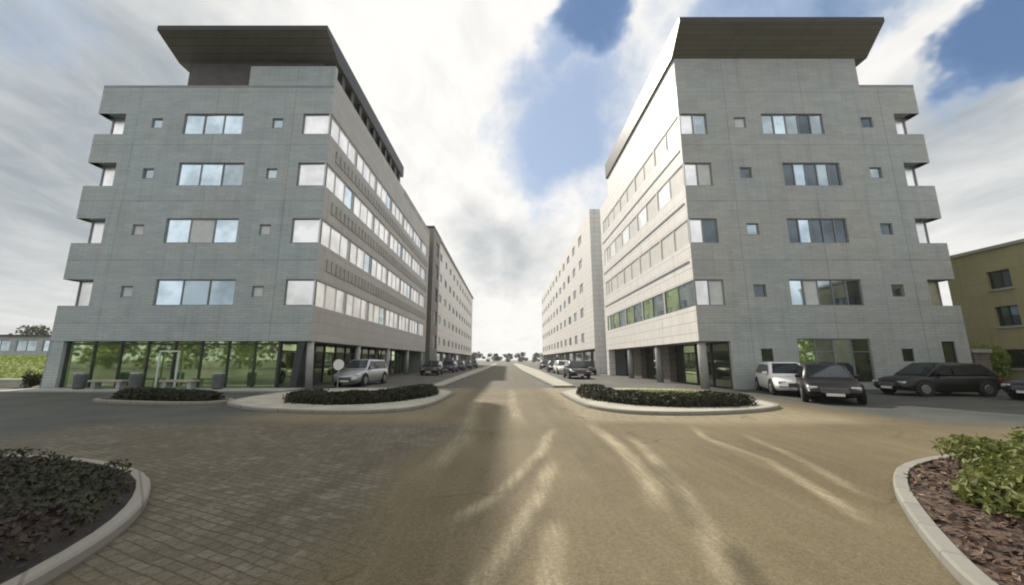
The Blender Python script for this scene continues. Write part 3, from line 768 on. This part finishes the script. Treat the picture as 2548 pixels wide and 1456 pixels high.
def shrub(loc, r, h, n, m, label, name='shrub', cat='shrub', group=None, lsize=.09, clumps=9):
    root = empty(name, loc); tag(root, label, cat, group)
    cs = [(Vector((random.uniform(-1, 1)*r*.6, random.uniform(-1, 1)*r*.6, h*random.uniform(.3, .75))), random.uniform(.3, .5)) for _ in range(clumps)]
    st = MB()
    for c, q in cs: st.tube([(0, 0, 0), tuple(c*.5+Vector((0, 0, -.02))), tuple(c)], [.014, .010, .005], 5)
    for v in range(len(st.v)): st.v[v] = tuple(Vector(st.v[v])+Vector(loc))
    st.build('stem', M['bark'], root)
    b = MB()
    for i in range(n):
        c, q = random.choice(cs)
        d = Vector((random.gauss(0, 1), random.gauss(0, 1), random.gauss(0, 1))).normalized()*random.random()**.35
        p = c+Vector((d.x*r*q, d.y*r*q, d.z*h*q))
        if p.z < .02: p.z = .02+random.random()*.05
        leaf(b, p+Vector(loc), lsize, .6)
    b.build('foliage', m, root)
    return root
shrub((5.45, 4.1, .09), .75, .34, 3200, M['leaf_green'], 'bright green shrub nearest the kerb side of the right foreground bed')
shrub((6.9, 5.0, .09), 1.0, .40, 4200, M['leaf_green'], 'bright green shrub further back along the right bed by the far kerb')
shrub((6.15, 4.65, .09), .8, .34, 2800, M['leaf_green'], 'olive green shrub filling the middle of the clump in the right bed')
shrub((6.3, 3.9, .09), .9, .38, 3600, M['leaf_green'], 'bright green shrub in the right bed close to the photograph edge')
shrub((8.3, 5.3, .09), 1.0, .55, 1800, M['leaf_green'], 'bright green shrub half cut off by the right edge of the picture')

shrub((29.0, 23.2, 0), 1.2, 2.3, 2600, M['leaf_bank'], 'green bush growing against the foot of the tan building', name='bush', cat='bush', lsize=.16, clumps=14)
def hedge(pts, wid, h, label, dens=2600, m=None):
    h = h*.8
    root = empty('hedge', (*pts[len(pts)//2], .1)); tag(root, label, 'hedge', 'clipped hedges around the road islands')
    core = MB(); n = len(pts)
    L = []
    for i in range(n-1):
        a, b = Vector(pts[i]), Vector(pts[i+1]); k = max(1, int((b-a).length/.25))
        for j in range(k): L.append(a.lerp(b, j/k))
    L.append(Vector(pts[-1])); rings = []
    for i, p in enumerate(L):
        t = (L[min(i+1, len(L)-1)]-L[max(i-1, 0)]).normalized(); q = Vector((-t.y, t.x))
        e = sstep(0, .5, min(i, len(L)-1-i)*.25)*.35+.65
        w2 = wid/2*e*(1+.15*noise.noise(Vector((p.x, p.y, 1)))); hh = h*e*(1+.2*noise.noise(Vector((p.x*1.5, p.y*1.5, 3))))
        k = len(core.v); prof = [(-1, 0), (-1.02, .55), (-.75, .95), (0, 1.0), (.75, .95), (1.02, .55), (1, 0)]
        for (s_, z_) in prof: core.v.append((p.x+q.x*w2*s_*.9, p.y+q.y*w2*s_*.9, .1+hh*z_*.92))
        rings.append((k, p, q, w2, hh))
    for i in range(len(rings)-1):
        for j in range(6):
            core.f.append((rings[i][0]+j, rings[i][0]+j+1, rings[i+1][0]+j+1, rings[i+1][0]+j)); core.m.append(0)
    for rr in (rings[0], rings[-1]): core.f.append(tuple(rr[0]+j for j in range(7))); core.m.append(0)
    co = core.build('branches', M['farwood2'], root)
    lv = MB()
    for _ in range(dens*len(L)//8):
        k, p, q, w2, hh = random.choice(rings); a = random.uniform(0, math.pi)
        s_ = math.cos(a); z_ = min(1, abs(math.sin(a))*1.25)
        jj = random.uniform(.93, 1.1)
        leaf(lv, (p.x+q.x*w2*s_*jj+random.uniform(-.15, .15), p.y+q.y*w2*s_*jj+random.uniform(-.15, .15), .1+hh*z_*jj), random.uniform(.06, .11), .4)
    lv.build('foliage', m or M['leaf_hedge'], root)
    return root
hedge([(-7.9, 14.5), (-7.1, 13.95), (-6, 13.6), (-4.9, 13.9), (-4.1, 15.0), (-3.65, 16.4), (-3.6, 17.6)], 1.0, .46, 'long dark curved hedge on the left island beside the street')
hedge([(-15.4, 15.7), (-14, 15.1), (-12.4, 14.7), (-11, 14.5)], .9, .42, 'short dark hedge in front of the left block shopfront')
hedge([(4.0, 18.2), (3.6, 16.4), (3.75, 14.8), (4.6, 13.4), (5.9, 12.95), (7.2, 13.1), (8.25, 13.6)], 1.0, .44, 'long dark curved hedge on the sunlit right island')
# small bed under the short hedge
kerbed('hedge_bed', 'hedge_bed_kerb', [(-16.3, 14.6), (-11, 13.6), (-10.2, 14.6), (-11, 15.5), (-15.8, 16.4)], .12, .12, M['soil'], it=2)
lw = MB(); lw.poly([(x, y, .105) for x, y in smooth_poly([(4.6, 14.2), (6.5, 13.7), (8.9, 14.3), (9.6, 16.5), (8.4, 19.0), (4.2, 19.0), (4.0, 16)], 2)])
tag(lw.build('lawn_right', M['grass']), kind='structure')
gr_ = MB()
for _ in range(6000):
    x, y = random.uniform(4.2, 9.4), random.uniform(13.8, 19)
    if inside((x, y), smooth_poly([(4.6, 14.2), (6.5, 13.7), (8.9, 14.3), (9.6, 16.5), (8.4, 19.0), (4.2, 19.0), (4.0, 16)], 2)):
        a = random.uniform(0, 3.14); s_ = .03; hh = random.uniform(.05, .13); dx, dy = math.cos(a)*s_, math.sin(a)*s_
        gr_.poly([(x-dx, y-dy, .105), (x+dx, y+dy, .105), (x+random.uniform(-.04, .04), y+random.uniform(-.04, .04), .105+hh)])
tag(gr_.build('grass', leaf_mat('grass_blades', (.15, .20, .04), (.36, .38, .12), .3, .6)), 'yellow-green grass growing on the right island', 'grass', kind='stuff')

# ================================================================ TREES
def tree(loc, h, r, n, m, label, group, name='broadleaf_tree', trunk_h=.3, lsize=.28, flat=.8, seed=1, cl=26):
    random.seed(seed)
    root = empty(name, loc); tag(root, label, 'tree', group); L = Vector(loc)
    t = MB(); tr = max(.12, h*.022)
    t.tube([tuple(L+Vector(p)) for p in ((0, 0, -.1), (.03, .02, h*.12), (.1, -.05, h*trunk_h), (.0, .05, h*.6), (.08, 0, h*.86))], [tr*1.35, tr, tr*.8, tr*.5, tr*.15], 9)
    cs = []
    for i in range(cl):
        z = h*(trunk_h+.04+(1-trunk_h-.1)*random.random()); k = (z/h-trunk_h)/(1-trunk_h)
        rr = r*(math.sin(math.pi*min(.98, max(.08, k*.85+.12)))**.6)*random.uniform(.35, .95); a = random.uniform(0, 6.283)
        c = Vector((math.cos(a)*rr, math.sin(a)*rr, z)); cs.append((c, r*random.uniform(.18, .36)))
        if i % 2 == 0:
            zb = max(h*trunk_h*.9, z-rr*.7)
            t.tube([tuple(L+Vector((.03, 0, zb))), tuple(L+Vector((c.x*.5, c.y*.5, (zb+z)/2+.1))), tuple(L+c)], [tr*.4, tr*.25, tr*.08], 5)
    t.build('trunk', M['bark'], root)
    b = MB()
    for i in range(n):
        c, q = random.choice(cs); d = Vector((random.gauss(0, 1), random.gauss(0, 1), random.gauss(0, 1))).normalized()*random.random()**.4
        leaf(b, L+c+Vector((d.x*q, d.y*q, d.z*q*flat)), lsize, .4)
    b.build('crown', m, root)
    return root
random.seed(21)
# dark trees on the skyline at far left
for i, (x, y, h_) in enumerate([(-101, 80, 8.4), (-94, 84, 9.0), (-87, 82, 7.9), (-79, 84, 8.3), (-71, 83, 7.6), (-63, 85, 7.9)]):
    tree((x, y, 0), h_, 4.2, 1500, M['leaf_dark'], 'dark tree number %s' % i if False else ['dark tree at the left picture edge behind the low building', 'tallest dark tree behind the low building at far left', 'rounded dark tree third from the left edge behind the low building',
         'dark tree behind the middle of the low building roof', 'low dark tree second from the left block in the skyline row', 'dark tree nearest the left block behind the low building'][i],
         'dark trees behind the low building', seed=30+i, lsize=.7, trunk_h=.2, cl=16)
# trees closing the far end of the street
names = ['dark tree left of the end of the street', 'small dark tree just left of the vanishing road', 'dark tree straight ahead at the end of the street', 'dark tree just right of the vanishing road', 'dark tree at the far end by the right block']
for i, (x, y, h_) in enumerate([(-17, 214, 5.2), (-8, 220, 4.6), (1, 240, 4.9), (9, 222, 5.6), (18, 216, 5.0)]):
    tree((x, y, 0), h_, 4.6, 1100, M['leaf_dark'], names[i], 'trees at the end of the street', seed=50+i, lsize=.8, trunk_h=.12, cl=14)
# woodland behind the photographer, mirrored in the shopfronts
random.seed(77)
wd = MB()
for i in range(56):
    x = -104+i*3.6+random.uniform(-1.0, 1.0); y = -24+random.uniform(-4, 4); hh = random.uniform(7.5, 10.5)
    for _ in range(520):
        d = Vector((random.gauss(0, 1), random.gauss(0, 1), random.gauss(0, 1))).normalized()*random.random()**.33
        leaf(wd, (x+d.x*3.1, y+d.y*2.5, hh*.5+d.z*hh*.5), .85, .4)
    wd.tube([(x, y, 0), (x, y, hh*.6)], [.2, .1], 6)
tag(wd.build('woodland', leaf_mat('woodland_leaves', (.06, .085, .012), (.20, .23, .04))), 'green belt of trees mirrored in the ground floor glass', 'woodland', kind='stuff')

# ================================================================ GRASS BANK AND WALL, far left
bank = MB(); nx, ny = 40, 16
gv = []
for j in range(ny+1):
    for i in range(nx+1):
        x = -80+i*(80-26.2)/nx; y = 24+j*30/ny
        z = 1.7*sstep(0, .45, j/ny)*sstep(-26.2, -30, x)+.15*noise.noise(Vector((x*.3, y*.3, 0)))*(j > 0)
        gv.append((x, y, max(.01, z)))
bank.v = gv; bank.f = [(j*(nx+1)+i, j*(nx+1)+i+1, (j+1)*(nx+1)+i+1, (j+1)*(nx+1)+i) for j in range(ny) for i in range(nx)]; bank.m = [0]*len(bank.f)
tag(bank.build('grass_bank', M['grass'], smooth=True), kind='structure')
sb = MB()
for _ in range(16000):
    x = random.uniform(-60, -27); y = random.uniform(25, 48)
    z = 1.7*sstep(0, .45, (y-24)/30)*sstep(-26.2, -30, x)
    leaf(sb, (x, y, z+random.random()*.3), .22, .8)
tag(sb.build('bank_grass', M['leaf_bank']), 'rough green growth covering the bank at far left', 'grass', kind='stuff')
def lowwall(x0, x1, label):
    r = empty('garden_wall', ((x0+x1)/2, 22.6, 0)); tag(r, label, 'wall', 'low pale walls in front of the bank')
    MB().box(x0, x1, 22.45, 22.75, 0, .42).build('wall_body', M['paleslab'], r); MB().box(x0-.04, x1+.04, 22.40, 22.80, .423, .50).build('coping', M['whitepaint'], r)
lowwall(-33, -28.1, 'low pale wall at the left picture edge below the green bank')
lowwall(-27.2, -25.6, 'short low pale wall ending against the left office block')
shrub((-27.65, 22.4, 0), .55, .95, 1500, M['leaf_dark'], 'dark bush filling the gap between the two low pale walls', name='bush', cat='bush', lsize=.10)

# ================================================================ CARS
def loft(mb, sec, mi=0, closed=True):
    """sec: list of rings (same count)"""
    base = len(mb.v); n = len(sec[0])
    for r in sec: mb.v += [tuple(p) for p in r]
    for i in range(len(sec)-1):
        for j in range(n-1 if not closed else n):
            mb.f.append((base+i*n+j, base+i*n+(j+1) % n, base+(i+1)*n+(j+1) % n, base+(i+1)*n+j)); mb.m.append(mi)
    for r, rev in ((0, True), (len(sec)-1, False)):
        q = tuple(base+r*n+j for j in range(n)); mb.f.append(q[::-1] if rev else q); mb.m.append(mi)
def make_car(paint, label, length=4.35, width=1.78, height=1.45, style='hatch', group='cars parked around the office blocks'):
    root = empty('parked_car', (0, 0, 0)); tag(root, label, 'car', group)
    hl, hw = length/2, width/2
    # longitudinal: x, half width factor, bottom z, deck z
    belt = .60*height if style != 'suv' else .62*height
    st = [(-hl, .80, .42, .60*belt/.87), (-hl+.06, .90, .30, belt*.95), (-hl+.30, .97, .22, belt*1.02), (-hl+.75, 1, .19, belt*1.03), (0, 1, .18, belt*1.02),
          (hl-1.45, 1, .19, belt), (hl-1.15, .99, .2, belt*.985), (hl-.55, .96, .22, belt*.90), (hl-.16, .88, .26, belt*.76), (hl-.02, .74, .34, belt*.62)]
    if style == 'sedan': st[1] = (-hl+.06, .90, .30, belt*1.0)
    secs = []
    for x, wf, zb, zd in st:
        w_ = hw*wf; half = [(0, zb), (w_*.86, zb), (w_*.985, zb+.10), (w_, (zb+zd)/2), (w_*.985, zd-.16), (w_*.93, zd-.04), (w_*.80, zd), (0, zd+.025)]
        secs.append([(x, y, z) for y, z in half] + [(x, -y, z) for y, z in half[-2:0:-1]])
    b = MB(); loft(b, secs); body = b.build('body', M[paint], root, True)
    # greenhouse
    bz = belt*1.0
    if style == 'sedan': gx = [(-hl+.75, 0), (-hl+1.35, .92), (-.45, 1), (.25, .97), (hl-1.35, 0)]
    elif style == 'suv': gx = [(-hl+.12, 0), (-hl+.40, .95), (-.5, 1), (.35, .97), (hl-1.25, 0)]
    else: gx = [(-hl+.15, 0), (-hl+.62, .92), (-.45, 1), (.25, .97), (hl-1.15, 0)]
    tops = []
    rz = height-bz
    def ring(x, k):
        z = bz+.005+rz*k; wt = hw*(.88-.17*k)
        return [(x, -hw*.88, bz-.05), (x, -wt, z-.04*k), (x, -wt*.82, z), (x, wt*.82, z), (x, wt, z-.04*k), (x, hw*.88, bz-.05)]
    cab = MB(); loft(cab, [ring(x, k) for x, k in gx]); cab.build('roof', M[paint], root, True)
    # glazing panels 6 mm proud
    def panel(pts, name, nrm):
        q = MB(); N = Vector(nrm).normalized()*.012
        q.poly([tuple(Vector(p)+N) for p in pts]); return q.build(name, M['carglass'], root)
    def edge(x, k, inner, s):   # point on the glass line of the greenhouse side
        z = bz+rz*k; return (x, s*hw*(.88-.17*k)*1.0, z)
    a, b2, c_, d_, e_ = gx
    # windscreen and rear screen
    def lerp(p, q, t): return p+(q-p)*t
    for (x0, k0), (x1, k1), nm, sg in ((e_, d_, 'windscreen', 1), (a, b2, 'rear_window', -1)):
        t0, t1 = .10, .90
        xa, za = lerp(x0, x1, t0), bz+rz*lerp(k0, k1, t0); xb, zb = lerp(x0, x1, t1), bz+rz*lerp(k0, k1, t1)
        wa, wb = hw*.76, hw*(.88-.17)*.80
        dz = Vector((xb-xa, 0, zb-za)); N = Vector((dz.z, 0, -dz.x))*(1 if sg > 0 else -1)
        if N.z < 0: N = -N
        panel([(xa, -wa, za+.01), (xa, wa, za+.01), (xb, wb, zb+.01), (xb, -wb, zb+.01)], nm, N)
    for s_ in (-1, 1):
        lo, hi = .08, .80
        def pt(x, k): return (x, s_*(hw*(.88-.17*k)+.012), bz+rz*k)
        xr0 = lerp(a[0], b2[0], .35); xr1 = lerp(a[0], b2[0], .95); xf0 = lerp(e_[0], d_[0], .22); xf1 = lerp(e_[0], d_[0], .92)
        mid = -.10
        panel([pt(xr0+.08, lo), pt(mid-.04, lo), pt(mid-.04, hi), pt(xr1+.05, hi)], 'side_window', (0, s_, .2))
        panel([pt(mid+.04, lo), pt(xf0-.10, lo), pt(xf1-.05, hi), pt(mid+.04, hi)], 'side_window', (0, s_, .2))
        # mirror
        m_ = MB(); m_.box(xf0-.35, xf0-.20, s_*(hw*.90), s_*(hw*.90+.2), bz+.02, bz+.15); m_.build('wing_mirror', M[paint], root, bevel=.03)
        # lights
        h_ = MB(); h_.box(hl-.26, hl-.07, s_*hw*.52, s_*hw*.84, belt*.60, belt*.74); h_.build('headlight', M['lamp'], root, bevel=.03)
        r_ = MB(); r_.box(-hl+.02, -hl+.16, s_*hw*.60, s_*hw*.90, belt*.70, belt*.90); r_.build('tail_light', M['redlamp'], root, bevel=.02)
        for x in (-hl+.82, hl-.85):
            wr = .32 if style != 'suv' else .36
            wa = MB(); wa.tube([(x, s_*(hw-.12), wr+.03), (x, s_*(hw+.006), wr+.03)], wr+.06, 24); wa.build('wheel_arch', M['tyre'], root)
            t_ = MB(); t_.tube([(x, s_*(hw-.17), wr), (x, s_*(hw-.0), wr), (x, s_*(hw+.028), wr)], [wr, wr, wr*.93], 24)
            ty = t_.build('wheel', M['tyre'], root)
            ri = MB(); ri.tube([(x, s_*(hw+.02), wr), (x, s_*(hw+.034), wr)], [wr*.62, wr*.56], 20); ri.build('rim', M['rim'], ty)
    bm_ = MB(); bm_.box(hl-.10, hl-.004, -hw*.45, hw*.45, .40, .40+.18); bm_.build('grille', M['darkplastic'], root, bevel=.02)
    bp = MB(); bp.box(-hl-.03, -hl+.12, -hw*.84, hw*.84, .30, .46); bp.build('bumper', M['darkplastic'], root, bevel=.04)
    for q in ((hl-.01, hl+.006, .30, .40), (-hl-.045, -hl-.031, .33, .43)): MB().box(q[0], q[1], -.26, .26, q[2], q[3]).build('number_plate', M['plate'], root)
    return root
def put(c, x, y, rz): c.location = (x, y, .004); c.rotation_euler = (0, 0, R(rz)); return c
put(make_car('whitepaint', 'white hatchback parked in front of the right office block wall', height=1.48), 13.5, 18.75, -112)
put(make_car('maroon', 'near-black maroon hatchback parked nearest the right island, seen from its corner', height=1.42), 12.95, 15.7, -123)
put(make_car('black', 'black estate car parked side-on in front of the right block', length=4.3, height=1.46, style='hatch'), 19.65, 17.75, 178)
put(make_car('navy', 'dark navy saloon cut off by the right edge of the picture', length=4.6, height=1.42, style='sedan'), 22.5, 15.2, 183)
put(make_car('silver', 'silver people carrier standing by the entrance of the left office block', length=4.5, height=1.62, style='suv'), -9.35, 24.8, -95)
# cars along the street behind
far = [('black', 6.1, 34, -90, 'black car nearest along the foot of the right block'), ('whitepaint', 6.4, 44, -88, 'white car parked on the street beyond the right block'),
       ('black', 6.3, 51, -92, 'black car parked behind the distant white car'), ('navy', 8.5, 42, -90, 'dark blue car under the far end of the right block'),
       ('black', -8.0, 41, -90, 'black car beside the left block columns'), ('navy', -7.6, 50, -92, 'navy car parked in front of the brown stair tower'),
       ('black', -7.4, 58, -90, 'black car just past the brown stair tower'), ('maroon', -7.2, 67, -88, 'dark red car far along the left kerb'),
       ('black', -7.0, 78, -90, 'furthest black car along the left kerb'), ('navy', 6.6, 66, -90, 'furthest dark car along the right kerb')]
protos = {}
for p, x, y, a, lab in far:
    if p not in protos: c = make_car(p, lab, height=1.5); protos[p] = c
    else: c = copy_tree(protos[p]); c['label'] = lab
    put(c, x, y, a)

# ================================================================ STREET FURNITURE
def litter_bin(x, y, label):
    r = empty('litter_bin', (x, y, .1)); tag(r, label, 'litter bin', 'bins in front of the shopfront')
    b = MB(); b.tube([(x, y, .1), (x, y, .16), (x, y, .78), (x, y, .84)], [.20, .25, .27, .25], 16); b.build('bin_body', M['darkplastic'], r)
    t = MB(); t.tube([(x, y, .88), (x, y, .93), (x, y, .98)], [.28, .27, .12], 16)
    for s_ in (-1, 1): t.box(x+s_*.2-.02, x+s_*.2+.02, y-.02, y+.02, .82, .9)
    t.build('lid', M['metal'], r)
litter_bin(-19.3, 20.0, 'dark grey litter bin near the middle of the green shopfront')
litter_bin(-15.0, 20.0, 'dark grey litter bin towards the entrance end of the green shopfront')
litter_bin(-22.3, 20.1, 'dark grey litter bin at the outer end of the green shopfront')
for i, x in enumerate((-20.9, -17.2)):
    r = empty('bench', (x, 20.2, .1)); tag(r, ['pale concrete bench between the outer and middle litter bins', 'pale concrete bench between the middle and inner litter bins'][i], 'bench', 'benches before the shopfront')
    MB().box(x-.9, x+.9, 20.0, 20.45, .45, .55).build('seat', M['paleslab'], r, bevel=.015)
    for s_ in (-.65, .65): MB().box(x+s_-.1, x+s_+.1, 20.05, 20.4, .1, .449).build('leg', M['concrete'], r)
# round white sign on a post by the left entrance
r = empty('round_sign', (-9.5, 21.6, .0)); tag(r, 'round white sign on a short post beside the left block entrance', 'sign')
MB().tube([(-9.5, 21.6, .0), (-9.5, 21.6, 1.25)], .035, 10).build('post', M['metal'], r)
MB().tube([(-9.5, 21.56, 1.32), (-9.5, 21.53, 1.32)], .30, 24).build('sign_face', M['whitepaint'], r)
# gate pillar right of the right block
r = empty('gate_pillar', (27.3, 22.2, 0)); tag(r, 'dark brown pillar with pale cap at the outer corner of the right block', 'pillar')
MB().box(26.85, 27.75, 21.9, 22.6, 0, 2.0).build('shaft', M['brownpanel'], r); MB().box(26.75, 27.85, 21.8, 22.7, 2.003, 2.2).build('cap', M['paleslab'], r)

# ================================================================ HAZE
hz = MB(); hz.box(-330, 330, -300, 420, -1.0, 30.0); ho_ = hz.build('haze', None); ho_.data.materials.clear()
hm = bpy.data.materials.new('haze_air'); hm.use_nodes = True; t = NT(hm.node_tree)
t.n.remove(t.n['Principled BSDF'])
pv = t.new('ShaderNodeVolumePrincipled', {'Color': (.95, .95, .94, 1), 'Density': .0005, 'Anisotropy': .35})
t.l.new(pv.outputs[0], t.n['Material Output'].inputs['Volume'])
ho_.data.materials.append(hm); tag(ho_, 'thin pale haze filling the air along the street', 'haze', kind='stuff')
